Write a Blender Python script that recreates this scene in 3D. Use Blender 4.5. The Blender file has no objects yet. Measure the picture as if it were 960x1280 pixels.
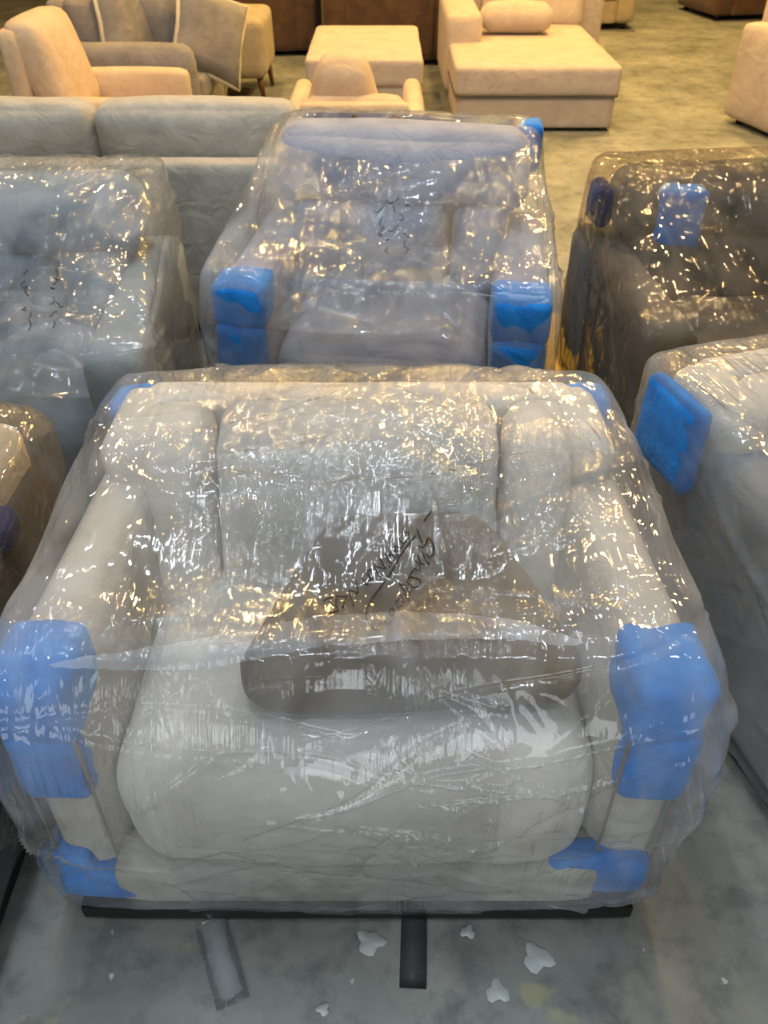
import bpy, bmesh, math, random
import numpy as np
from mathutils import Vector, Matrix
from mathutils.bvhtree import BVHTree

S = bpy.context.scene
PI = math.pi
# ------------------------------------------------------------------ camera
CAM_H, PITCH, FPX = 1.6, math.radians(39), 1050.0
cam_d = bpy.data.cameras.new('camera')
cam = bpy.data.objects.new('camera', cam_d)
S.collection.objects.link(cam)
cam.location = (0, 0, CAM_H)
cam.rotation_euler = (PI/2 - PITCH, 0, 0)
cam_d.sensor_fit = 'VERTICAL'
cam_d.sensor_height = 36.0
cam_d.sensor_width = 27.0
cam_d.lens = 36.0*FPX/1280.0
cam_d.clip_start = .05
cam_d.clip_end = 100
cam_d.dof.use_dof = True
cam_d.dof.focus_distance = 1.35
cam_d.dof.aperture_fstop = 7.0
S.camera = cam

# ------------------------------------------------------------------ world, lights, exposure
S.view_settings.view_transform = 'Standard'
S.view_settings.look = 'None'
S.view_settings.gamma = 1.0
S.view_settings.exposure = 0.0
S.view_settings.use_curve_mapping = False
w = bpy.data.worlds.new('world')
S.world = w
w.use_nodes = True
w.node_tree.nodes['Background'].inputs[0].default_value = (.55, .60, .66, 1)
w.node_tree.nodes['Background'].inputs[1].default_value = .15
S.cycles.use_denoising = True
S.cycles.transparent_max_bounces = 16
S.cycles.max_bounces = 6
S.cycles.caustics_reflective = False
S.cycles.caustics_refractive = False
S.cycles.sample_clamp_indirect = 4.0

def area(name, loc, target, sx, sy, power, col):
    l = bpy.data.lights.new(name, 'AREA')
    l.shape = 'RECTANGLE'; l.size = sx; l.size_y = sy
    l.energy = power; l.color = col
    o = bpy.data.objects.new(name, l)
    S.collection.objects.link(o)
    o.location = loc
    d = Vector(target) - Vector(loc)
    o.rotation_euler = d.to_track_quat('-Z', 'Y').to_euler()
    return o

COOL = (.80, .91, 1.0)
WARM = (1.0, .62, .19)
MID = (1.0, .66, .30)
# added soft fill light behind the camera, strip lamps near, sodium lamps far
area('rear_fill', (-.6, -3.2, 2.0), (-.1, 1.0, .4), 3.2, 1.8, 84, (.90, .96, 1.0))
for x, y, sx, sy, p in ((-.6, 1.0, .10, 1.2, 40), (.9, -.4, .9, .10, 22), (-1.0, -.5, .9, .10, 18),
                        (-.9, 2.7, 1.0, .10, 40), (.7, 2.1, .09, 1.0, 18)):
    area('tube_lamp', (x, y, 4.3), (x, y, 0), sx, sy, p, COOL)
for x, y, p in ((.9, 3.8, 56), (2.1, 3.6, 52), (-2.2, 4.7, 62), (.9, 5.6, 60), (2.2, 6.0, 92), (-1.3, 7.2, 125), (3.0, 7.6, 90), (1.0, 8.6, 66), (2.4, 10.5, 190)):
    area('hall_lamp', (x, y, 4.2), (x, y, 0), .24, .24, p, MID if y < 5 else WARM)

# ------------------------------------------------------------------ helpers
def lin(r, g, b):
    f = lambda c: (c/255/12.92) if c/255 <= .04045 else ((c/255+.055)/1.055)**2.4
    return (f(r), f(g), f(b), 1)

def ray(px, py):
    """direction of a picture point, used only for measuring where things stand"""
    x = (px-480)/FPX; y = (640-py)/FPX
    c, s = math.cos(PITCH), math.sin(PITCH)
    return Vector((x, c + y*s, -s + y*c))

def at_h(px, py, h):
    d = ray(px, py); t = (h-CAM_H)/d.z
    return Vector((0, 0, CAM_H)) + d*t

def _hash(i, j, k, seed):
    n = (i*374761393 + j*668265263 + k*2147483647 + seed*974634777) & 0xffffffff
    n = ((n ^ (n >> 13)) * 1274126177) & 0xffffffff
    return ((n ^ (n >> 16)) & 0xffff)/65535.0

def vnoise(P, seed=0):
    P = np.asarray(P, float); I = np.floor(P).astype(np.int64); F = P-I; F = F*F*(3-2*F)
    r = 0
    for a in (0, 1):
        for b in (0, 1):
            for c in (0, 1):
                wt = (F[:, 0] if a else 1-F[:, 0])*(F[:, 1] if b else 1-F[:, 1])*(F[:, 2] if c else 1-F[:, 2])
                r = r + wt*_hash(I[:, 0]+a, I[:, 1]+b, I[:, 2]+c, seed)
    return r*2-1

def fbm(P, seed=0, oct=3):
    r = 0; a = 1
    for o in range(oct):
        r = r + a*vnoise(P*(2.03**o), seed+o*7); a *= .5
    return r

_grid = {}
def cube_grid(n):
    if n not in _grid:
        bm = bmesh.new()
        bmesh.ops.create_cube(bm, size=2)
        bmesh.ops.subdivide_edges(bm, edges=bm.edges[:], cuts=n-1, use_grid_fill=True)
        bm.verts.ensure_lookup_table()
        V = np.array([v.co[:] for v in bm.verts])
        F = np.array([[v.index for v in f.verts] for f in bm.faces])
        bm.free()
        _grid[n] = (V, F)
    V, F = _grid[n]
    return V.copy(), F

def link(name, V, F, mat, parent=None, smooth=True):
    me = bpy.data.meshes.new(name)
    me.from_pydata([tuple(v) for v in V], [], [tuple(int(i) for i in f) for f in F])
    me.update()
    if smooth:
        me.polygons.foreach_set('use_smooth', [True]*len(me.polygons))
    if mat: me.materials.append(mat)
    o = bpy.data.objects.new(name, me)
    S.collection.objects.link(o)
    if parent: o.parent = parent
    return o

def soft(c, half, r=.03, puff=(0, 0, 0), n=14, noise=0, nf=6, seed=0, taper=None, lean=0, rot=None, wr=0):
    """rounded, puffed box: V, F"""
    U, F = cube_grid(n)
    U = .35*U + .65*np.sin(U*PI/2)
    half = np.array(half, float)
    P = U*half
    r = min(r, half.min()*.98)
    inner = np.clip(P, -(half-r), half-r)
    d = P-inner
    L = np.linalg.norm(d, axis=1, keepdims=True); L[L < 1e-9] = 1
    P = inner + d/L*r
    q = 1-U**2
    P[:, 0] += np.sign(U[:, 0])*puff[0]*q[:, 1]*q[:, 2]*np.abs(U[:, 0])**2
    P[:, 1] += np.sign(U[:, 1])*puff[1]*q[:, 0]*q[:, 2]*np.abs(U[:, 1])**2
    P[:, 2] += np.sign(U[:, 2])*puff[2]*q[:, 0]*q[:, 1]*np.abs(U[:, 2])**2
    if noise:
        dirn = P/(np.linalg.norm(P/half, axis=1, keepdims=True)+1e-6)
        dirn = dirn/(np.linalg.norm(dirn, axis=1, keepdims=True)+1e-9)
        P = P + dirn*(noise*fbm(P*nf+seed*3.1, seed))[:, None]
    if wr:   # soft creases in cloth running up and down
        P[:, 1] += wr*np.abs(vnoise(P*np.array([14, 3, 3])+seed, seed+5))
    if taper is not None:       # width scale at top
        P[:, 0] *= 1+(taper-1)*(P[:, 2]/half[2]*.5+.5)
    if lean: P[:, 1] += lean*(P[:, 2]+half[2])
    if rot:
        m = np.array(Matrix.Rotation(rot[0], 3, 'X') @ Matrix.Rotation(rot[1], 3, 'Y') @ Matrix.Rotation(rot[2], 3, 'Z'))
        P = P @ m.T
    return P+np.array(c, float), F

def join(*vf):
    Vs = []; Fs = []; k = 0
    for V, F in vf:
        Vs.append(np.asarray(V)); Fs += [tuple(int(i)+k for i in f) for f in F]; k += len(V)
    return np.vstack(Vs), Fs

def tube(pts, r, sides=7, closed=False):
    pts = [Vector(p) for p in pts]; V = []; F = []; n = len(pts)
    up0 = None
    for i, p in enumerate(pts):
        a = pts[(i-1) % n] if (closed or i) else p
        b = pts[(i+1) % n] if (closed or i < n-1) else p
        t = (b-a).normalized()
        if up0 is None:
            up0 = t.orthogonal().normalized()
        u = (up0-t*up0.dot(t)).normalized(); up0 = u; v = t.cross(u)
        rr = r if not callable(r) else r(i/(n-1))
        for k in range(sides):
            A = 2*PI*k/sides
            V.append(tuple(p+u*math.cos(A)*rr+v*math.sin(A)*rr))
    m = n if closed else n-1
    for i in range(m):
        for k in range(sides):
            a = i*sides+k; b = i*sides+(k+1) % sides
            c = ((i+1) % n)*sides+(k+1) % sides; d = ((i+1) % n)*sides+k
            F.append((a, b, c, d))
    if not closed:
        F.append(tuple(range(sides))[::-1]); F.append(tuple((n-1)*sides+k for k in range(sides)))
    return np.array(V), F

def rrect(cx, cz, hx, hz, r, y, plane='xz', n=5):
    pts = []
    for (sx, sz, a0) in ((1, 1, 0), (-1, 1, 90), (-1, -1, 180), (1, -1, 270)):
        for k in range(n+1):
            A = math.radians(a0+90*k/n)
            a = cx+sx*(hx-r)+r*math.cos(A); b = cz+sz*(hz-r)+r*math.sin(A)
            pts.append((a, y, b) if plane == 'xz' else (a, b, y) if plane == 'xy' else (y, a, b))
    return pts

def thing(name, label, cat, loc, rz=0, group=None):
    o = bpy.data.objects.new(name, None)
    o.empty_display_size = .1
    S.collection.objects.link(o)
    o.location = loc; o.rotation_euler = (0, 0, rz)
    o['label'] = label; o['category'] = cat
    if group: o['group'] = group
    return o

def tag(o, label, cat, group=None):
    o['label'] = label; o['category'] = cat
    if group: o['group'] = group
    return o

# ------------------------------------------------------------------ materials
def newmat(name):
    m = bpy.data.materials.new(name); m.use_nodes = True
    nt = m.node_tree; nt.nodes.clear()
    out = nt.nodes.new('ShaderNodeOutputMaterial')
    return m, nt, out

def N(nt, typ, **kw):
    n = nt.nodes.new(typ)
    for k, v in kw.items():
        if k.startswith('i_'):
            key = k[2:]
            key = int(key) if key.isdigit() else key
            n.inputs[key].default_value = v
        else:
            setattr(n, k, v)
    return n

def ramp(nt, stops):
    r = nt.nodes.new('ShaderNodeValToRGB')
    e = r.color_ramp.elements
    while len(e) > 1: e.remove(e[-1])
    e[0].position = stops[0][0]; e[0].color = stops[0][1]
    for p, c in stops[1:]:
        x = e.new(p); x.color = c
    return r

def fabric(name, c1, c2, scale=9, rough=.9, weave=420):
    m, nt, out = newmat(name); L = nt.links.new
    tc = N(nt, 'ShaderNodeTexCoord')
    n1 = N(nt, 'ShaderNodeTexNoise'); n1.inputs['Scale'].default_value = scale; n1.inputs['Detail'].default_value = 5
    L(tc.outputs['Object'], n1.inputs['Vector'])
    r = ramp(nt, [(.3, c1), (.7, c2)])
    L(n1.outputs['Fac'], r.inputs[0])
    p = N(nt, 'ShaderNodeBsdfPrincipled'); p.inputs['Roughness'].default_value = rough
    p.inputs['Sheen Weight'].default_value = .15
    p.inputs['Specular IOR Level'].default_value = .2
    L(r.outputs[0], p.inputs['Base Color'])
    n2 = N(nt, 'ShaderNodeTexNoise'); n2.inputs['Scale'].default_value = weave; n2.inputs['Detail'].default_value = 1
    L(tc.outputs['Object'], n2.inputs['Vector'])
    n3 = N(nt, 'ShaderNodeTexNoise'); n3.inputs['Scale'].default_value = 13; n3.inputs['Detail'].default_value = 3
    n3.inputs['Distortion'].default_value = 1.2
    L(tc.outputs['Object'], n3.inputs['Vector'])
    b1 = N(nt, 'ShaderNodeBump'); b1.inputs['Strength'].default_value = .4; b1.inputs['Distance'].default_value = .02
    L(n3.outputs['Fac'], b1.inputs['Height'])
    b2 = N(nt, 'ShaderNodeBump'); b2.inputs['Strength'].default_value = .35; b2.inputs['Distance'].default_value = .002
    L(n2.outputs['Fac'], b2.inputs['Height']); L(b1.outputs[0], b2.inputs['Normal'])
    L(b2.outputs[0], p.inputs['Normal'])
    L(p.outputs[0], out.inputs[0])
    return m

def plain(name, col, rough=.6, metal=0):
    m, nt, out = newmat(name)
    tc = N(nt, 'ShaderNodeTexCoord')
    n1 = N(nt, 'ShaderNodeTexNoise'); n1.inputs['Scale'].default_value = 25; n1.inputs['Detail'].default_value = 4
    nt.links.new(tc.outputs['Object'], n1.inputs['Vector'])
    d = tuple(c*.75 for c in col[:3])+(1,)
    r = ramp(nt, [(.3, d), (.7, col)])
    nt.links.new(n1.outputs['Fac'], r.inputs[0])
    p = N(nt, 'ShaderNodeBsdfPrincipled'); p.inputs['Roughness'].default_value = rough; p.inputs['Metallic'].default_value = metal
    nt.links.new(r.outputs[0], p.inputs['Base Color'])
    nt.links.new(p.outputs[0], out.inputs[0])
    return m

def film_mat(name, haze=.10, tint=(.975, .98, .985, 1), hazecol=(.85, .88, .92, 1), amp=1.0, stretch=(60, 6, 6), gain=1.0):
    m, nt, out = newmat(name); L = nt.links.new
    tc = N(nt, 'ShaderNodeTexCoord')
    def nz(scale, sc, detail, dist):
        mp = N(nt, 'ShaderNodeMapping'); mp.inputs['Scale'].default_value = scale
        L(tc.outputs['Object'], mp.inputs['Vector'])
        t = N(nt, 'ShaderNodeTexNoise'); t.inputs['Roughness'].default_value = .4; t.inputs['Scale'].default_value = sc
        t.inputs['Detail'].default_value = detail; t.inputs['Distortion'].default_value = dist
        L(mp.outputs[0], t.inputs['Vector']); return t
    big = nz((1, 1, 1), 5.5, 2, 1.5)            # loose crumple
    mid = nz((3.6, 1, 1), 7, 3, 1.8)
    fine = nz(stretch, 1.0, 2, .4)              # taut streaks
    def mul(a, k):
        x = N(nt, 'ShaderNodeMath', operation='MULTIPLY'); L(a, x.inputs[0])
        if isinstance(k, float): x.inputs[1].default_value = k
        else: L(k, x.inputs[1])
        return x.outputs[0]
    def ridge(a):
        s = N(nt, 'ShaderNodeMath', operation='SUBTRACT'); L(a, s.inputs[0]); s.inputs[1].default_value = .5
        ab = N(nt, 'ShaderNodeMath', operation='ABSOLUTE'); L(s.outputs[0], ab.inputs[0])
        pw = N(nt, 'ShaderNodeMath', operation='POWER'); L(ab.outputs[0], pw.inputs[0]); pw.inputs[1].default_value = .9
        return pw.outputs[0]
    b1 = N(nt, 'ShaderNodeBump'); b1.inputs['Strength'].default_value = min(1, .55*amp); b1.inputs['Distance'].default_value = .026
    L(ridge(big.outputs['Fac']), b1.inputs['Height'])
    b2 = N(nt, 'ShaderNodeBump'); b2.inputs['Strength'].default_value = min(1, .8*amp); b2.inputs['Distance'].default_value = .018
    msk0 = nz((1, 1.15, .85), 2.5, 1, .6); mr0 = ramp(nt, [(.50, (.04,)*3+(1,)), (.64, (1, 1, 1, 1))]); L(msk0.outputs['Fac'], mr0.inputs[0])
    L(mul(ridge(mid.outputs['Fac']), mr0.outputs[0]), b2.inputs['Height']); L(b1.outputs[0], b2.inputs['Normal'])
    b3 = N(nt, 'ShaderNodeBump'); b3.inputs['Strength'].default_value = min(1, 1.0*amp); b3.inputs['Distance'].default_value = .013
    msk = nz((1, 1, 1), 3.1, 1, .6); mr = ramp(nt, [(.46, (.16,)*3+(1,)), (.62, (1, 1, 1, 1))]); L(msk.outputs['Fac'], mr.inputs[0])
    L(mul(fine.outputs['Fac'], mr.outputs[0]), b3.inputs['Height']); L(b2.outputs[0], b3.inputs['Normal'])
    gl = N(nt, 'ShaderNodeBsdfGlossy'); gl.inputs['Roughness'].default_value = .07
    L(b3.outputs[0], gl.inputs['Normal'])
    tr = N(nt, 'ShaderNodeBsdfTransparent'); tr.inputs[0].default_value = tint
    fr = N(nt, 'ShaderNodeFresnel'); fr.inputs['IOR'].default_value = 1.5
    L(b3.outputs[0], fr.inputs['Normal'])
    g = N(nt, 'ShaderNodeMath', operation='MULTIPLY'); L(fr.outputs[0], g.inputs[0]); g.inputs[1].default_value = 1.0*gain
    gm = N(nt, 'ShaderNodeMath', operation='MINIMUM'); L(g.outputs[0], gm.inputs[0]); gm.inputs[1].default_value = .4; g = gm
    # haze of the milky polythene, streaky
    hz = nz((2, 1, 1), 4, 5, 1.0)
    hr = ramp(nt, [(.34, (haze*.45,)*3+(1,)), (.70, (haze*1.9,)*3+(1,))])
    L(hz.outputs['Fac'], hr.inputs[0])
    df = N(nt, 'ShaderNodeBsdfDiffuse'); df.inputs[0].default_value = hazecol
    tl = N(nt, 'ShaderNodeBsdfTranslucent'); tl.inputs[0].default_value = hazecol
    m0 = N(nt, 'ShaderNodeMixShader'); m0.inputs[0].default_value = .4
    L(df.outputs[0], m0.inputs[1]); L(tl.outputs[0], m0.inputs[2])
    m1 = N(nt, 'ShaderNodeMixShader'); L(hr.outputs[0], m1.inputs[0]); L(tr.outputs[0], m1.inputs[1]); L(m0.outputs[0], m1.inputs[2])
    m2 = N(nt, 'ShaderNodeMixShader'); L(g.outputs[0], m2.inputs[0]); L(m1.outputs[0], m2.inputs[1]); L(gl.outputs[0], m2.inputs[2])
    L(m2.outputs[0], out.inputs[0])
    return m

def floor_mat():
    m, nt, out = newmat('concrete'); L = nt.links.new
    tc = N(nt, 'ShaderNodeTexCoord')
    a = N(nt, 'ShaderNodeTexNoise'); a.inputs['Scale'].default_value = 2.2; a.inputs['Detail'].default_value = 8; a.inputs['Roughness'].default_value = .62
    L(tc.outputs['Object'], a.inputs['Vector'])
    r = ramp(nt, [(.30, lin(104, 107, 102)), (.5, lin(132, 134, 128)), (.68, lin(156, 156, 148))])
    L(a.outputs['Fac'], r.inputs[0])
    b = N(nt, 'ShaderNodeTexNoise'); b.inputs['Scale'].default_value = 11; b.inputs['Detail'].default_value = 9; b.inputs['Roughness'].default_value = .68
    L(tc.outputs['Object'], b.inputs['Vector'])
    r2 = ramp(nt, [(.36, (.30, .33, .35, 1)), (.52, (1, 1, 1, 1))])
    L(b.outputs['Fac'], r2.inputs[0])
    mx = N(nt, 'ShaderNodeMix', data_type='RGBA', blend_type='MULTIPLY'); mx.inputs[0].default_value = .55
    L(r.outputs[0], mx.inputs[6]); L(r2.outputs[0], mx.inputs[7])
    # ochre and white paint flecks
    v = N(nt, 'ShaderNodeTexNoise'); v.inputs['Scale'].default_value = 7.5; v.inputs['Detail'].default_value = 3
    mp = N(nt, 'ShaderNodeMapping'); mp.inputs['Location'].default_value = (3, 1, 7); L(tc.outputs['Object'], mp.inputs['Vector']); L(mp.outputs[0], v.inputs['Vector'])
    r3 = ramp(nt, [(.66, (0, 0, 0, 1)), (.70, (.5, .5, .5, 1))]); L(v.outputs['Fac'], r3.inputs[0])
    mx2 = N(nt, 'ShaderNodeMix', data_type='RGBA'); L(r3.outputs[0], mx2.inputs[0]); L(mx.outputs[2], mx2.inputs[6]); mx2.inputs[7].default_value = lin(168, 160, 112)
    v2 = N(nt, 'ShaderNodeTexNoise'); v2.inputs['Scale'].default_value = 24; v2.inputs['Detail'].default_value = 2
    L(mp.outputs[0], v2.inputs['Vector'])
    r4 = ramp(nt, [(.72, (0, 0, 0, 1)), (.745, (.8, .8, .8, 1))]); L(v2.outputs['Fac'], r4.inputs[0])
    mx3 = N(nt, 'ShaderNodeMix', data_type='RGBA'); L(r4.outputs[0], mx3.inputs[0]); L(mx2.outputs[2], mx3.inputs[6]); mx3.inputs[7].default_value = lin(185, 190, 186)
    p = N(nt, 'ShaderNodeBsdfPrincipled'); p.inputs['Roughness'].default_value = .62
    L(mx3.outputs[2], p.inputs['Base Color'])
    bp = N(nt, 'ShaderNodeBump'); bp.inputs['Strength'].default_value = .25; bp.inputs['Distance'].default_value = .004
    L(b.outputs['Fac'], bp.inputs['Height']); L(bp.outputs[0], p.inputs['Normal'])
    L(p.outputs[0], out.inputs[0])
    return m

M = {}
M['floor'] = floor_mat()
M['wall'] = plain('painted_wall', lin(150, 146, 135), .9)
M['ceiling'] = plain('roof_sheet', lin(120, 118, 112), .8)
M['cream'] = fabric('cream_fabric', lin(196, 190, 178), lin(214, 209, 198))
M['creamfar'] = fabric('warm_cream_fabric', lin(188, 172, 158), lin(204, 188, 174))
M['beige'] = fabric('beige_fabric', lin(178, 172, 158), lin(198, 192, 178))
M['taupe'] = fabric('taupe_fabric', lin(120, 104, 84), lin(142, 124, 100))
M['brownpad'] = fabric('brown_suede', lin(94, 80, 58), lin(112, 97, 73))
M['grey'] = fabric('shade_grey_fabric', lin(128, 130, 132), lin(148, 150, 152))
M['greysofa'] = fabric('grey_chenille', lin(164, 158, 146), lin(182, 176, 164), 14)
M['bluegrey'] = fabric('blue_grey_fabric', lin(120, 132, 140), lin(142, 154, 162))
M['lilac'] = fabric('lilac_grey_fabric', lin(134, 138, 154), lin(156, 160, 174))
M['charcoal'] = fabric('charcoal_fabric', lin(72, 72, 70), lin(100, 98, 94))
M['darkbrown'] = fabric('dark_brown_fabric', lin(78, 58, 46), lin(98, 74, 58))
M['olive'] = fabric('sand_fabric', lin(165, 150, 120), lin(182, 166, 136))
M['peach'] = fabric('peach_fabric', lin(196, 172, 142), lin(210, 188, 160))
M['pillowgrey'] = fabric('pillow_velvet', lin(128, 122, 118), lin(150, 144, 138))
M['trim'] = fabric('pale_trim', lin(200, 190, 165), lin(215, 205, 182))
M['piping'] = fabric('dark_piping', lin(84, 82, 78), lin(104, 100, 94))
M['foam'] = fabric('blue_foam', lin(14, 112, 200), lin(34, 136, 222), 22, .65, 160)
M['navy'] = fabric('navy_foam', lin(30, 44, 92), lin(44, 58, 110), 22, .65, 160)
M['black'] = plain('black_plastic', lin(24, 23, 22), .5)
M['wood'] = plain('walnut_leg', lin(96, 56, 32), .45)
M['ink'] = plain('marker_ink', lin(16, 16, 20), .4)
M['tape'] = plain('grey_tape', lin(74, 74, 76), .35)
M['yellow'] = plain('yellow_floor_paint', lin(196, 168, 70), .7)
M['paint'] = plain('white_paint', lin(185, 190, 188), .5)
M['film'] = film_mat('polythene_film', .16)
M['film2'] = film_mat('polythene_band', .06, amp=.7, stretch=(150, 7, 7))
M['filmgrey'] = film_mat('polythene_film_over_grey', .17, hazecol=(.78, .84, .92, 1))
M['filmbrown'] = film_mat('polythene_film_brownish', .09, tint=(.96, .93, .89, 1), hazecol=(.75, .66, .55, 1))
M['filmclear'] = film_mat('clear_packing_tape', .22, amp=.3, gain=.8)
M['fold'] = film_mat('polythene_fold', .22, amp=.4, hazecol=(.80, .88, 1.0, 1), stretch=(160, 10, 10))

# ------------------------------------------------------------------ setting
def slab(name, x0, x1, y0, y1, z0, z1, mat):
    V = [(x, y, z) for x in (x0, x1) for y in (y0, y1) for z in (z0, z1)]
    F = [(0, 1, 3, 2), (4, 6, 7, 5), (0, 4, 5, 1), (2, 3, 7, 6), (0, 2, 6, 4), (1, 5, 7, 3)]
    o = link(name, V, F, mat, None, False); o['kind'] = 'structure'; return o
slab('floor', -7, 7, -5, 16, -.1, 0, M['floor'])
slab('ceiling', -7, 7, -5, 16, 4.6, 4.7, M['ceiling'])
slab('wall_left', -7.1, -7, -5, 16, 0, 4.6, M['wall'])
slab('wall_right', 7, 7.1, -5, 16, 0, 4.6, M['wall'])
slab('wall_back', -7, 7, 16, 16.1, 0, 4.6, M['wall'])
slab('wall_front', -7, 7, -5.1, -5, 0, 4.6, M['wall'])

# ------------------------------------------------------------------ polythene wrap
def hull_planes(pts):
    bm = bmesh.new()
    for p in pts: bm.verts.new(p)
    r = bmesh.ops.convex_hull(bm, input=bm.verts[:])
    c = np.mean(np.array(pts), axis=0)
    pl = []
    for f in bm.faces:
        if f.calc_area() < 1e-8: continue
        n = np.array(f.normal); d = float(n @ (np.array(f.verts[0].co)-c))
        if d < 0: n = -n; d = -d
        if d > 1e-4: pl.append((*n, d))
    bm.free()
    return np.array(pl), c

def wrap(parent, pts, n=90, seed=1, sags=(), mat=None, off=.012, creases=60, name='plastic_wrap', keep=None, amp=1.0, camp=1.0, p=34):
    rng = np.random.RandomState(seed)
    pl, c = hull_planes(pts)
    U, F = cube_grid(n)
    D = np.tan(U*PI/4)
    half = (np.max(pts, axis=0)-np.min(pts, axis=0))/2
    D = D*half                       # even spread over an oblong body
    R = D/np.linalg.norm(D, axis=1, keepdims=True)
    den = R @ pl[:, :3].T
    t = np.where(den > 1e-4, pl[:, 3]/np.maximum(den, 1e-4), 1e6)
    tm = t.min(axis=1, keepdims=True)
    T = (tm[:, 0])*((tm/t)**p).sum(axis=1)**(-1.0/p)
    P = c+R*T[:, None]
    disp = off + .006*amp*fbm(P*5+seed, seed) + .003*amp*np.abs(vnoise(P*np.array([26, 5, 5])+seed, seed+3))
    # tension creases run out from the corners of the body
    H = np.array(pts)-c; A = H/np.linalg.norm(H, axis=1, keepdims=True)
    for k in range(creases):
        a = A[rng.randint(len(A))]
        a = a+rng.normal(0, .10, 3); a /= np.linalg.norm(a)
        b = R[rng.randint(len(R))]
        nn = np.cross(a, b); l = np.linalg.norm(nn)
        if l < .05: continue
        nn /= l
        ang = np.arccos(np.clip(a@b, -1, 1))*rng.uniform(.35, .95)
        e2 = np.cross(nn, a)
        th = np.arctan2(R@e2, R@a)
        wv = rng.uniform(.008, .022)
        s = np.clip(th/ang, 0, 1)
        env = np.where((th > 0) & (th < ang), np.sin(PI*s)**.6, 0)
        wob = nn@np.zeros(3)
        dist = np.arcsin(np.clip(R@nn, -1, 1)) + .02*np.sin(th*7+k)
        disp += camp*rng.choice([-1, 1, 1])*rng.uniform(.004, .013)*env*np.maximum(0, 1-np.abs(dist)/(wv*1.3))**1.3
    for (sc, sr, sd) in sags:
        q = ((P-np.array(sc))/np.array(sr)); disp -= sd*np.exp(-(q**2).sum(axis=1))
    P = P+R*disp[:, None]
    P[:, 2] = np.maximum(P[:, 2], .006)
    if keep is not None:
        ok = keep(P)
        F = F[ok[F].all(axis=1)]
        idx = np.unique(F); mp = -np.ones(len(P), int); mp[idx] = np.arange(len(idx))
        P = P[idx]; F = mp[F]
    return link(name, P, F, mat or M['film'], parent)

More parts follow.
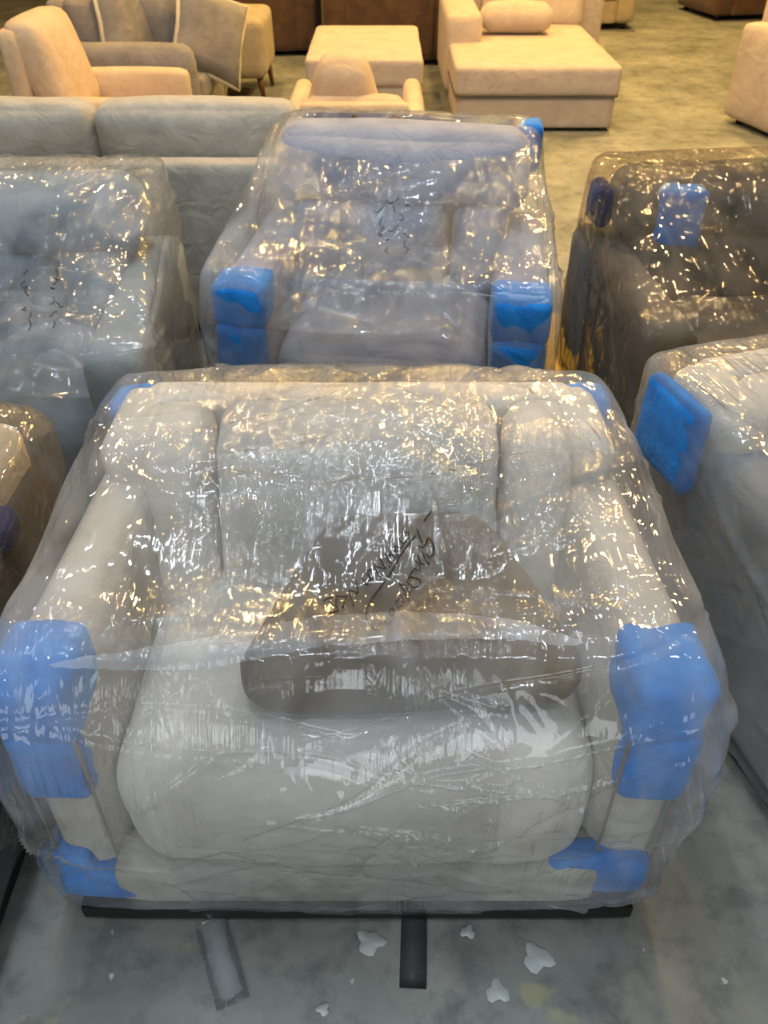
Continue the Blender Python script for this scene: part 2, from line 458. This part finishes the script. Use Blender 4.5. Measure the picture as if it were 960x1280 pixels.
# ------------------------------------------------------------------ upholstery
def seat(name, label, cat, loc, rz, W, D, ah, aw, sh, bh, mat, group=None, bt=.20, lean=.22, ns=1, style='panel',
         a0=.0, base=.06, arm_r=.04, backmat=None, feet=True, back_over=0, arm_taper=1, seatmat=None, low=False, seed=1, armmat=None, wood=False):
    """one upholstered chair or sofa; local front is -y at y = 0"""
    t = thing(name, label, cat, loc, rz, group)
    backmat = backmat or mat; seatmat = seatmat or mat; armmat = armmat or mat
    n = 8 if low else 16
    iw = W/2-aw
    V = [soft((0, D/2+.02, base+.08), (W/2-.05, D/2-.04, .08), .02, n=6)]
    link('base', *join(*V), armmat, t)
    link('back_panel', *soft((0, D-.05, (base+bh-.01)/2), (iw+.02, .05, (bh-.01-base)/2), .03, (0, .01, 0), n=n, noise=.003, seed=seed), backmat, t)
    for s in (-1, 1):
        av, af = soft((s*(W/2-aw/2), a0+(D-a0)/2, (base+ah)/2), (aw/2, (D-a0)/2, (ah-base)/2), arm_r, (.012, .01, .01), n=n, noise=.004, seed=seed+s)
        splay = .045 if style == 'panel' else 0     # arms run slightly together towards the back
        av[:, 0] -= s*splay*(av[:, 1]-a0)/(D-a0)
        a = link('arm', av, af, armmat, t)
        if style == 'panel':
            link('piping', *tube(rrect(s*(W/2-aw/2), (base+ah)/2, aw/2-.008, (ah-base)/2-.008, .035, a0-.008), .003, 6, True), M['taupe'], a)
    sw = iw*2/ns
    yb = D-bt
    for k in range(ns):
        cx = -iw+sw*(k+.5)
        if style in ('panel', 'recliner'):
            # deep rolled seat whose front falls to the floor
            sc = link('seat_cushion', *soft((cx, (yb+.02)/2+.012, (base+.05+sh)/2), (sw/2-.006, (yb+.10)/2, (sh-base-.05)/2), .10, (.0, .025, .02), n=28, noise=.007, nf=7, seed=seed+k, wr=.012), seatmat, t)
            link('front_rail', *soft((cx, .0, base+.052), (sw/2+.01, .05, .055), .02, n=8), armmat, t)
        else:
            sc = link('seat_cushion', *soft((cx, yb/2, sh-.075), (sw/2-.004, yb/2+.02, .075), .035, (0, .01, .02), n=n, noise=.003, seed=seed+k), seatmat, t)
        if style != 'panel' and style != 'recliner':
            link('back_cushion', *soft((cx, yb+.02, (sh+bh)/2+back_over/2), (sw/2-.004, .09, (bh-sh)/2+back_over/2-.01), .06, (0, .03, .01), n=n, noise=.005, seed=seed+9+k, lean=lean), backmat, t)
    if style == 'panel':
        link('gap_shadow_box', *soft((0, D/2-.02, .032), (W/2-.03, D/2+.035, .024), .01, n=6), M['black'], t)  # black box standing in for the dark shadow gap under the chair
    if style != 'panel' and style != 'recliner':
        link('front_rail', *soft((0, .05, (base+sh-.15)/2), (iw+.01, .05, (sh-.15-base)/2), .02, n=6), armmat, t)
    if style == 'panel':
        hz = (bh-sh)/2+.03; zc = (sh+bh)/2-.03
        cw = iw*.66
        link('back_cushion', *soft((0, yb+.0, zc), (cw-.004, .09, hz), .05, (0, .022, .008), n=22, noise=.006, nf=6, seed=seed+3, lean=lean, wr=.008), backmat, t)
        for s in (-1, 1):
            link('back_side_cushion', *soft((s*(cw+(iw-cw)/2), yb+.0, zc), ((iw-cw)/2-.004, .09, hz-.005), .045, (0, .018, .006), n=14, noise=.004, seed=seed+4+s, lean=lean), backmat, t)
        for s in (-1, 1):   # shoulder where the arm runs into the back
            link('back_shoulder', *soft((s*(W/2-aw/2-.042), D-.13, (ah+bh)/2-.045), (aw/2-.006, .12, (bh-ah)/2+.03), .04, (0, .01, .01), n=10, noise=.004, seed=seed+7+s), backmat, t)
    if style == 'recliner':
        z0, z1 = sh-.03, bh
        zm = z0+(z1-z0)*.55
        bw = iw+.02
        link('headrest', *soft((0, yb+lean*(zm-z0)+.02, (zm+z1)/2), (bw+.06, .10, (z1-zm)/2+.01), .07, (0, .03, .01), n=22, noise=.006, seed=seed+3, lean=lean), backmat, t)
        link('back_cushion', *soft((-.02, yb+.005, (z0+zm)/2), (bw*.52, .085, (zm-z0)/2+.03), .05, (0, .03, .01), n=16, noise=.005, seed=seed+5, lean=lean), backmat, t)
        for s in (-1, 1):
            link('back_side_cushion', *soft((s*bw*.76, yb+.0, (z0+zm)/2), (bw*.25, .09, (zm-z0)/2+.03), .05, (0, .02, .01), n=12, noise=.005, seed=seed+6+s, lean=lean), backmat, t)
    if feet:
        for sx in (-1, 1):
            for yy in (.10, D-.10):
                if wood:
                    link('leg', *tube([(sx*(W/2-.06), yy, 0), (sx*(W/2-.08), yy, base+.03)], lambda q: .014+.012*q, 8), M['wood'], t)
                else:
                    link('foot', *tube([(sx*(W/2-.09), yy, 0), (sx*(W/2-.09), yy, base+.02)], .026, 10), M['black'], t)
    return t

def pad(t, c, half, seed=0, mat=None, n=10, r=.018, puff=.006, rot=None):
    """blue foam folded over a corner"""
    return link('foam_pad', *soft(c, half, r, (puff,)*3, n=n, noise=.006, nf=14, seed=seed, rot=rot), mat or M['foam'], t)

def scribble(wrapobj, strokes, width=1.6, name='handwriting', off=.0015):
    """marker strokes laid on the film; strokes are picture points"""
    dg = bpy.context.evaluated_depsgraph_get()
    bpy.context.view_layer.update()
    mw = wrapobj.matrix_world.copy()
    me = wrapobj.data
    bvh = BVHTree.FromPolygons([v.co.copy() for v in me.vertices], [p.vertices[:] for p in me.polygons])
    inv = mw.inverted(); o = inv @ Vector((0, 0, CAM_H))
    parts = []
    for st in strokes:
        pts = []
        for i in range(len(st)-1):
            (x0, y0), (x1, y1) = st[i], st[i+1]
            k = max(1, int(math.hypot(x1-x0, y1-y0)/2.5))
            for j in range(k+(i == len(st)-2)):
                f = j/k
                d = (inv.to_3x3() @ ray(x0+(x1-x0)*f, y0+(y1-y0)*f)).normalized()
                h = bvh.ray_cast(o, d)
                if h[0] is not None:
                    pts.append(h[0]-d*off)
        pts = [p for i, p in enumerate(pts) if i == 0 or (p-pts[i-1]).length > 3e-4]
        if len(pts) > 1:
            parts.append(tube(pts, width/1000/2, 5))
    if parts:
        o = link(name, *join(*parts), M['ink'], wrapobj)
        o['kind'] = 'stuff'
        return o

def fold_band(wrapobj, top, bot, rows=7):
    """a gathered double fold of film lying across the wrap"""
    bpy.context.view_layer.update()
    me = wrapobj.data; inv = wrapobj.matrix_world.inverted(); o = inv @ Vector((0, 0, CAM_H))
    bvh = BVHTree.FromPolygons([v.co.copy() for v in me.vertices], [p.vertices[:] for p in me.polygons])
    def dense(pl, n=90):
        out = []
        for k in range(n):
            f = k/(n-1)*(len(pl)-1); i = min(int(f), len(pl)-2); f -= i
            out.append((pl[i][0]+(pl[i+1][0]-pl[i][0])*f, pl[i][1]+(pl[i+1][1]-pl[i][1])*f))
        return out
    T, Bt = dense(top), dense(bot); V = []; F = []
    for i, (a, b) in enumerate(zip(T, Bt)):
        for r in range(rows):
            w_ = min(1, 3.2*min(i, len(T)-1-i)/len(T)); f = .5+(r/(rows-1)-.5)*(w_**.6); wob = .7*math.sin(i*1.9)+.6*math.sin(i*.7+r)
            d = (inv.to_3x3() @ ray(a[0]+(b[0]-a[0])*f, a[1]+(b[1]-a[1])*f+wob)).normalized()
            h = bvh.ray_cast(o, d)
            p = h[0] if h[0] is not None else (o+d*1.3)
            nr = h[1] if h[1] is not None else -d
            if nr.dot(d) > 0: nr = -nr
            p = p-d*(.010+.006*w_*math.sin(PI*f)+.001*math.sin(i*2.3))
            V.append(tuple(p))
    for i in range(len(T)-1):
        for r in range(rows-1):
            F.append((i*rows+r, i*rows+r+1, (i+1)*rows+r+1, (i+1)*rows+r))
    return link('film_fold', V, F, M['fold'], wrapobj)

# ---------- the wrapped cream armchair in front
W, D = 1.09, .75
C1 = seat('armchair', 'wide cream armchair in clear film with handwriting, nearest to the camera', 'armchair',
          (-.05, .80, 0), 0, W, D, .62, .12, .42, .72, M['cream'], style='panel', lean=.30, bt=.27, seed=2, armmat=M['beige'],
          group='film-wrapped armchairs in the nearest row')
for s in (-1, 1):
    pad(C1, (s*(W/2-.060), .058, .562), (.062, .076, .066), 3+s)
    pad(C1, (s*(W/2-.054), .022, .43), (.056, .04, .085), 5+s)
    pad(C1, (s*(W/2-.075), D-.05, .665), (.045, .05, .035), 8+s)
pad(C1, (-(W/2-.03), .035, .12), (.035, .06, .065), 12)
pad(C1, (-(W/2-.11), .0, .095), (.11, .04, .028), 13)
pad(C1, (W/2-.11, -.005, .12), (.095, .035, .05), 14)
h1 = []
for s in (-1, 1):
    e = W/2+.012
    h1 += [(s*(e-.045), D+.02, .725), (s*(e-.02), D+.02, .05), (s*(e+.010), .02, .675), (s*(e+.014), -.07, .58), (s*(e+.012), -.075, .34), (s*(e-.02), D*.55, .715),
           (s*(e-.04), -.07, .055), (s*.36, -.075, .07), (s*.36, -.105, .34), (s*(e-.01), .02, .03), (s*.38, D+.0, .75)]
h1 += [(0, -.08, .07), (0, -.11, .38), (0, D, .75), (.56, .25, .05), (.585, .42, .50), (0, .55, .755)]
SG = [((-.02, .20, .68), (.34, .20, .24), .10), ((0, -.05, .60), (.28, .14, .10), .05)]
film1 = wrap(C1, h1, n=150, seed=11, creases=110, sags=SG, keep=lambda P: (P[:, 2] > .062) | (np.abs(P[:, 0]) > .41))
wrap(C1, h1, n=96, seed=11, creases=110, sags=SG,
     name='wrap_band', mat=M['film2'], off=.018, keep=lambda P: (P[:, 0] > -.31) & (P[:, 0] < .235) & (P[:, 2] > .062))
# scribbled words, copied stroke by stroke
def z4(pts): return [(360+x/4, 620+y/4) for x, y in pts]
writing = [
    [(578, 162), (585, 185), (606, 180), (604, 206), (592, 222), (575, 240)],
    [(552, 210), (578, 238), (566, 262), (532, 246), (540, 280), (552, 300), (534, 306), (512, 274), (510, 300)],
    [(486, 292), (500, 318), (520, 338)], [(505, 345), (510, 358)],
    [(458, 310), (488, 362), (430, 348), (462, 408)],
    [(420, 362), (398, 378), (412, 412)], [(392, 388), (425, 418)], [(368, 405), (398, 445), (410, 398)], [(386, 445), (425, 405)],
    [(340, 428), (352, 482), (304, 470), (328, 548)], [(352, 482), (336, 490)],
    [(296, 498), (272, 560)], [(180, 525), (188, 515), (240, 500), (295, 502)], [(240, 500), (240, 540), (250, 572), (205, 578), (215, 584), (246, 574)],
    [(205, 520), (225, 545), (248, 548)],
    [(716, 75), (700, 98), (680, 125)],
    [(645, 165), (656, 200), (672, 232)], [(700, 205), (690, 240), (672, 258), (654, 252)],
    [(700, 205), (722, 228), (730, 265), (722, 295), (706, 308), (692, 290)],
    [(672, 278), (690, 320), (706, 342)], [(655, 300), (660, 335), (680, 340)], [(648, 290), (652, 310)],
    [(640, 325), (660, 345), (655, 372), (632, 362), (610, 392), (596, 425), (604, 402), (635, 408), (665, 420), (660, 448), (630, 458), (606, 440), (596, 425)],
    [(558, 440), (580, 470), (606, 520)], [(558, 440), (590, 448), (608, 480), (612, 495), (578, 492)],
    [(560, 492), (578, 512), (572, 545), (550, 560), (535, 535), (560, 510)], [(520, 560), (535, 580), (520, 600), (505, 585), (512, 565), (522, 558)],
    [(505, 640), (518, 625)], [(640, 195), (600, 245), (560, 300), (520, 375), (470, 445), (420, 510), (395, 560), (390, 600), (400, 630), (435, 668), (448, 664), (470, 628)],
    [(482, 622), (490, 636)],
]
scribble(film1, [z4(s) for s in writing], 3.0, off=.008)
fold_band(film1, [(60, 812), (160, 806), (250, 798), (330, 782), (400, 770), (520, 763), (640, 766), (730, 780)], [(60, 850), (160, 845), (250, 838), (330, 822), (400, 808), (520, 800), (640, 806), (730, 830)])

cushion = link('throw_cushion', *soft((0, 0, 0), (.295, .185, .03), .029, (0, 0, .02), n=18, noise=.004, seed=4), M['brownpad'])
me = cushion.data
for v in me.vertices:                       # narrower towards the back
    f = (v.co.y+.185)/.37
    u_, v_ = v.co.x/.295, v.co.y/.185
    v.co.x *= 1-.07*v_**6; v.co.y *= 1-.12*u_**6
    v.co.x *= 1-.62*max(0, f-.22)
cushion.location = (.045, 1.05, .53); cushion.rotation_euler = (math.radians(24), 0, math.radians(2))
tag(cushion, 'flat brown trapezoid cushion on the cream armchair seat under the film', 'cushion')

# ---------- armchairs beside it
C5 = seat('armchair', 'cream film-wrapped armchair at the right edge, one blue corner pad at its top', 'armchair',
          (1.335, 1.02, 0), math.radians(17), 1.10, .80, .61, .125, .42, .715, M['cream'], style='panel', lean=.30, bt=.28, seed=22, armmat=M['grey'],  # grey arms and base: shade on the side put into the colour
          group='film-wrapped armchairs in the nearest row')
pad(C5, (-.545, .68, .60), (.022, .10, .10), 21)
h5 = []
for s in (-1, 1):
    e = .565
    D5 = .80
    h5 += [(s*e, D5+.02, .735), (s*e, D5+.02, .05), (s*(e+.02), .0, .66), (s*(e+.02), -.03, .36), (s*(e-.01), D5*.5, .725), (s*(e-.05), -.055, .03), (s*.33, -.085, .09)]
wrap(C5, h5, n=70, seed=31, creases=60, sags=[((0, .30, .72), (.30, .24, .30), .10)])

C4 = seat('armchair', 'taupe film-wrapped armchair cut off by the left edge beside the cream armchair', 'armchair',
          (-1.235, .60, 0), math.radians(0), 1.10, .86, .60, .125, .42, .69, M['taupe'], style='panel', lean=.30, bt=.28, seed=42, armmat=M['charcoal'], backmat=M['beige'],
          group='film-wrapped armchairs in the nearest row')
pad(C4, (.505, .60, .585), (.035, .04, .035), 22, M['navy'])
h4 = []
for s in (-1, 1):
    e = .558; D = .86
    h4 += [(s*e, D+.02, .69), (s*e, D+.02, .05), (s*e, .0, .63), (s*e, -.03, .36), (s*(e-.05), -.055, .03), (s*(e-.12), D, .73)]
wrap(C4, h4, n=70, seed=37, creases=60, sags=[((0, .30, .72), (.30, .24, .30), .10)], mat=M['filmbrown'])

# ---------- second row
C2 = seat('recliner', 'lilac grey high-back recliner in film, behind the cream armchair', 'recliner',
          (-.02, 2.17, 0), math.radians(-7), .95, .80, .59, .15, .44, .865, M['lilac'], style='recliner', lean=.26, bt=.26, seed=52,
          group='film-wrapped recliners in the second row')
for s in (-1, 1):
    pad(C2, (s*.40, .07, .55), (.078, .08, .062), 31+s)
    pad(C2, (s*.40, .03, .42), (.072, .05, .075), 35+s)
pad(C2, (.40, .78, .80), (.04, .05, .07), 38)
pad(C2, (0, .80, .862), (.34, .035, .008), 39, M['navy'])
link('carry_handle', *tube([(-.17, .76, .872), (-.14, .72, .862), (-.10, .71, .858), (-.06, .72, .862), (-.03, .76, .872)], .014, 8), M['black'], C2)
h2 = []
for s in (-1, 1):
    h2 += [(s*.42, .86, .885), (s*.46, .86, .05), (s*.51, .0, .645), (s*.51, -.05, .30), (s*.46, -.06, .04), (s*.42, .68, .87)]
film2 = wrap(C2, h2, n=100, seed=53, creases=90, sags=[((0, .30, .70), (.28, .24, .26), .12)], mat=M['filmgrey'], camp=1.2)
def jot(cx, cy, seed, n=10, sx=26, sy=34):
    """a patch of small hurried marker letters"""
    rg = random.Random(seed); out = []
    for k in range(n):
        x = cx+(k % 2-.5)*sx+rg.uniform(-5, 5); y = cy+(k//2-(n/4))*sy*2/n*1.6+rg.uniform(-3, 3)
        st = [(x, y)]
        for q in range(rg.choice((2, 3, 4))):
            x += rg.uniform(-6, 6); y += rg.uniform(-2, 7); st.append((x, y))
        out.append(st)
    return out
scribble(film2, jot(492, 285, 5, 14, 22, 46), 2.2)

C3 = seat('recliner', 'blue grey recliner in scribbled film at the left edge, before the grey sofa', 'recliner',
          (-1.13, 1.80, 0), math.radians(3), 1.06, .84, .60, .15, .44, .815, M['bluegrey'], style='recliner', lean=.22, bt=.26, seed=62,
          group='film-wrapped recliners in the second row')
h3 = []
for s in (-1, 1):
    h3 += [(s*.50, .88, .835), (s*.54, .88, .05), (s*.555, .0, .63), (s*.555, -.04, .30), (s*.50, -.05, .04), (s*.46, .66, .85)]
film3 = wrap(C3, h3, n=90, seed=63, creases=90, sags=[((0, .30, .70), (.30, .26, .26), .12)], mat=M['filmgrey'], camp=1.3)
scribble(film3, jot(52, 375, 9, 14, 34, 46), 2.2)

C6 = seat('recliner', 'charcoal recliner in film with one blue pad, at the right edge', 'recliner',
          (1.24, 2.02, 0), math.radians(4), 1.10, .84, .58, .15, .44, .785, M['charcoal'], style='recliner', lean=.22, bt=.26, seed=72,
          group='film-wrapped recliners in the second row')
pad(C6, (-.30, .64, .655), (.075, .10, .115), 51)
pad(C6, (-.50, .72, .68), (.025, .06, .06), 52, M['navy'])
h6 = []
for s in (-1, 1):
    h6 += [(s*.50, .88, .80), (s*.56, .88, .05), (s*.57, .0, .60), (s*.57, -.04, .30), (s*.50, -.05, .04), (s*.42, .60, .82)]
wrap(C6, h6, n=80, seed=73, creases=80, sags=[((0, .30, .70), (.30, .26, .26), .12)], mat=M['filmbrown'], camp=1.2)

def loose(parent, c, hx, hy, amp, seed, mat):
    n = 70; V = []; F = []
    g = np.linspace(-1, 1, n); X, Y = np.meshgrid(g, g, indexing='ij')
    P = np.stack([X.ravel()*hx, Y.ravel()*hy, np.zeros(n*n)], 1)
    r = np.abs(vnoise(P*np.array([9, 13, 1])+seed, seed))*.6+.5*np.abs(vnoise(P*np.array([22, 17, 1])+seed*2, seed+1))*.5
    P[:, 2] = amp*r*(1-X.ravel()**4)*(1-Y.ravel()**4)+.10*(Y.ravel()*.5+.5)**2
    P[:, 0] *= 1+.12*vnoise(P*6+seed, seed+2); P[:, 1] += .03*vnoise(P*7+seed, seed+4)
    P += np.array(c)
    for i in range(n-1):
        for j in range(n-1):
            F.append((i*n+j, (i+1)*n+j, (i+1)*n+j+1, i*n+j+1))
    return link('loose_film', P, F, mat, parent)
loose(C2, (-.03, .26, .47), .27, .22, .13, 5, M['fold'])
loose(C3, (.05, .26, .47), .30, .22, .13, 8, M['fold'])

# ---------- the grey sofa seen from behind
SF = seat('sofa', 'long grey sofa seen from behind, beyond the two left recliners', 'sofa',
          (-1.44, 4.06, 0), PI, 2.66, .98, .56, .20, .42, .70, M['greysofa'], style='loose', ns=3, lean=.10, bt=.30, back_over=.15, seed=82)

# ---------- the show floor further back
PC = seat('armchair', 'peach armchair turned sideways with a tall back, left beyond the grey sofa', 'armchair',
          (-1.12, 4.95, 0), PI/2, .85, .78, .55, .14, .40, .86, M['peach'], style='loose', lean=.25, bt=.24, seed=92, low=True, back_over=.03)
GS = seat('sofa', 'grey side-turned sofa with rounded arm and loose pillows, upper left', 'sofa',
          (-1.14, 6.15, 0), PI/2, 1.2, .86, .62, .18, .42, .84, M['pillowgrey'], style='loose', ns=1, lean=.2, bt=.26, seed=102, arm_r=.08, low=True)

def pillow(loc, size, rot, mat, label, group='loose pillows on the side-turned grey sofa', trim=True):
    n = 12
    U, F = cube_grid(n)
    x, y, z = U[:, 0], U[:, 1], U[:, 2]
    k = (1-.0*x)
    e = np.sqrt(np.clip(1-x**4, 0, 1))*np.sqrt(np.clip(1-z**4, 0, 1))
    V = np.stack([x*size/2*(1-.10*(1-z**2)), y*(.012+.085*e), z*size/2*(1-.10*(1-x**2))], 1)
    V += (.008*fbm(V*9+loc[0]*5, 3))[:, None]
    o = thing('pillow', label, 'pillow', loc, 0, group)
    o.rotation_euler = rot
    link('pillow_cover', V, F, mat, o)
    if trim:
        link('pillow_trim', *tube([(sx*size/2*a, 0, sz*size/2*b) for (sx, sz, a, b) in
             ((1, 1, 1, 1), (1, 1, .9, 0), (1, -1, 1, 1), (1, -1, 0, .9), (-1, -1, 1, 1), (-1, -1, .9, 0), (-1, 1, 1, 1), (-1, 1, 0, .9))], .015, 6, True), M['trim'], o)
    return o
pillow((-1.60, 5.92, .67), .46, (math.radians(-12), math.radians(12), math.radians(62)), M['pillowgrey'], 'grey velvet pillow leaning beside the near arm of the grey sofa')
pillow((-1.36, 6.16, .67), .46, (math.radians(-8), math.radians(-14), math.radians(48)), M['pillowgrey'], 'grey velvet pillow with pale edging, middle of the three')
pillow((-1.10, 6.02, .60), .50, (math.radians(-15), math.radians(24), math.radians(38)), M['pillowgrey'], 'grey pillow with pale trim slumping over the front of the grey sofa')

# sand bench with wooden legs
B = thing('bench', 'sand-coloured padded bench on wooden legs, right of the grey sofa', 'bench', (-1.12, 6.84, 0), 0)
link('seat', *soft((0, .35, .37), (.25, .36, .20), .06, (.01, .01, .01), n=12, noise=.004, seed=3), M['olive'], B)
for sx in (-1, 1):
    for yy in (.05, .62):
        link('leg', *tube([(sx*.22, yy, 0), (sx*.19, yy+.02, .20)], lambda q: .014+.012*q, 8), M['wood'], B)

# dark brown recliners seen from behind
seat('armchair', 'dark brown armchair back, directly behind the cream ottoman', 'armchair', (.05, 9.1, 0), PI, 1.15, .90, .70, .20, .44, 1.02, M['darkbrown'], style='loose', seed=112, low=True, lean=.1, base=.04)
seat('armchair', 'dark brown armchair between the sand bench and ottoman, mostly cut off above', 'armchair', (-1.10, 9.5, 0), PI, 1.0, .9, .62, .2, .44, .98, M['darkbrown'], style='loose', seed=113, low=True, lean=.1, base=.04)
seat('armchair', 'dark reddish-brown armchair in the top left corner of the picture', 'armchair', (-3.05, 6.6, 0), PI/2, 1.1, .9, .62, .2, .44, 1.0, M['darkbrown'], style='loose', seed=114, low=True)
seat('armchair', 'dark brown armchair at the far top right of the hall', 'armchair', (4.05, 10.5, 0), .2, 1.0, .9, .6, .2, .44, .9, M['darkbrown'], style='loose', seed=115, low=True, base=.05)
seat('sofa', 'sand-coloured sofa directly behind the chaise, cut off above', 'sofa', (2.1, 9.9, 0), 0, .95, .9, .6, .2, .42, .9, M['olive'], style='loose', seed=116, low=True, ns=2)

# cream ottoman
O = thing('ottoman', 'square cream ottoman in front of the dark brown armchair', 'ottoman', (-.13, 6.05, 0), 0)
link('cushion', *soft((0, .60, .38), (.385, .62, .085), .03, (0, 0, .012), n=12, noise=.003, seed=5), M['creamfar'], O)
link('base', *soft((0, .60, .18), (.375, .60, .13), .02, n=8), M['creamfar'], O)
for sx in (-1, 1):
    for yy in (.08, 1.12):
        link('foot', *tube([(sx*.32, yy, 0), (sx*.32, yy, .07)], .02, 8), M['black'], O)

# cream armchair between recliner and ottoman, turned away
CA = seat('armchair', 'cream armchair seen from behind, between lilac recliner and ottoman', 'armchair', (-.15, 5.35, 0), PI, .72, .80, .50, .10, .40, .55, M['peach'], style='loose', seed=121, low=True, lean=.1)
cz = link('throw_cushion', *soft((0, 0, 0), (.215, .10, .155), .095, (.0, .02, .0), n=12, noise=.005, seed=6, taper=.55), M['peach'])
cz.location = (-.21, 4.80, .575); cz.rotation_euler = (math.radians(10), 0, 0)
tag(cz, 'rounded cream cushion standing up in the cream armchair before the ottoman', 'cushion')

# chaise
CH = thing('chaise_sofa', 'cream chaise sofa with two-tier front, upper middle of the hall', 'sofa', (1.02, 6.1, 0), 0)
link('base', *soft((0, .60, .12), (.535, .58, .10), .018, n=10), M['creamfar'], CH)
link('seat_cushion', *soft((0, .60, .315), (.55, .60, .095), .035, (0, .008, .012), n=16, noise=.003, seed=7), M['creamfar'], CH)
link('seam', *tube(rrect(0, .60, .545, .59, .02, .222, 'xy'), .006, 6, True), M['piping'], CH)
link('arm', *soft((-.44, 1.32, .33), (.13, .55, .26), .045, (.01, .01, .01), n=12, noise=.003, seed=8), M['creamfar'], CH)
link('backrest', *soft((.1, 1.85, .40), (.66, .12, .36), .05, (0, .01, .01), n=12), M['creamfar'], CH)
link('base_rear', *soft((.08, 1.50, .16), (.45, .36, .13), .02, n=8), M['creamfar'], CH)
link('seat_cushion_rear', *soft((.12, 1.46, .325), (.43, .30, .085), .03, (0, 0, .012), n=10), M['creamfar'], CH)
link('back_cushion', *soft((.16, 1.62, .56), (.40, .11, .20), .08, (0, .03, .02), n=14, noise=.008, seed=9, rot=(math.radians(-14), 0, 0)), M['creamfar'], CH)
for sx in (-1, 1):
    for yy in (.1, 1.8):
        link('foot', *tube([(sx*.45, yy, 0), (sx*.45, yy, .05)], .022, 8), M['black'], CH)
p = thing('pillow', 'plump cream lumbar pillow lying on the chaise sofa', 'pillow', (.99, 7.22, .525))
link('pillow_cover', *soft((0, 0, 0), (.27, .13, .085), .083, (0, 0, .02), n=14, noise=.005, seed=10), M['creamfar'], p)

seat('armchair', 'cream armchair just entering the right edge, far from the others', 'armchair', (3.12, 5.75, 0), math.radians(20), .95, .85, .62, .16, .42, .80, M['creamfar'], style='loose', seed=131, low=True, base=.04)

# ---------- on the floor
def ribbon(pts, hw, th=.0006):
    V = []; F = []
    for i, p in enumerate(pts):
        a = Vector(pts[max(i-1, 0)]); b = Vector(pts[min(i+1, len(pts)-1)]); t = (b-a).normalized()
        s = t.cross(Vector((0, 0, 1))).normalized()*hw; p = Vector(p)
        for q, dz in ((p-s, 0), (p+s, 0), (p+s, th), (p-s, th)): V.append((q.x, q.y, q.z+dz))
    for i in range(len(pts)-1):
        for k in range(4):
            F.append((i*4+k, i*4+(k+1) % 4, i*4+4+(k+1) % 4, i*4+4+k))
    F += [(0, 1, 2, 3), tuple(len(V)-4+k for k in (3, 2, 1, 0))]
    return V, F
def strip(x0, y0, x1, y1, hw, mat, label, wav):
    a = at_h(x0, y0, .001); b = at_h(x1, y1, .001)
    pts = [a.lerp(b, k/9)+Vector((0, 0, abs(math.sin(k*wav))*.003+.0012)) for k in range(10)]
    o = link('packing_tape', *ribbon(pts, hw), mat); tag(o, label, 'tape', 'tape strips on the floor'); return o
strip(518, 1128, 516, 1236, .024, M['tape'], 'dark grey tape strip on the floor under the cream armchair front', 1.1)
strip(262, 1150, 292, 1255, .030, M['filmclear'], 'clear shiny tape strip on the floor, left of the dark strip', 1.7)

def splat(px, py, r, seed, label):
    c = at_h(px, py, .0); rng = random.Random(seed); n = 18
    V = [(0, 0, .0022)]; F = []
    for ring, (rr, z) in enumerate(((.8, .0022), (1.0, .0004))):
        for k in range(n):
            a = 2*PI*k/n; q = r*rr*(1+.22*math.sin(a*3+seed)+.14*math.sin(5*a+seed*2))
            V.append((q*math.cos(a)*1.1, q*math.sin(a), z))
    for k in range(n):
        F.append((0, 1+k, 1+(k+1) % n)); F.append((1+k, 1+n+k, 1+n+(k+1) % n, 1+(k+1) % n))
    o = link('paint_splat', V, F, M['paint']); o.location = (c.x, c.y, .0005)
    tag(o, label, 'paint', 'white paint splashes on the floor')
splat(463, 1178, .022, 1, 'white round paint splash on concrete, between the two tape strips')
splat(672, 1198, .024, 2, 'white paint splash on concrete, largest right of the dark tape')
splat(622, 1240, .018, 3, 'white paint splash on concrete right of the dark tape, nearest the bottom')
splat(585, 1165, .012, 4, 'small white paint splash tight against the cream armchair shadow')
splat(404, 1262, .010, 5, 'tiny white paint dot at the bottom between the tape strips')

yp = [at_h(600, 392, 0), at_h(735, 392, 0), at_h(728, 520, 0), at_h(560, 520, 0)]
V = [(p.x, p.y, .0015) for p in yp]+[(p.x, p.y, .0) for p in yp]
o = link('floor_marking', V, [(0, 1, 2, 3), (4, 7, 6, 5), (0, 4, 5, 1), (1, 5, 6, 2), (2, 6, 7, 3), (3, 7, 4, 0)], M['yellow'], None, False)
tag(o, 'yellow painted patch on the concrete between lilac and charcoal recliners', 'floor marking')
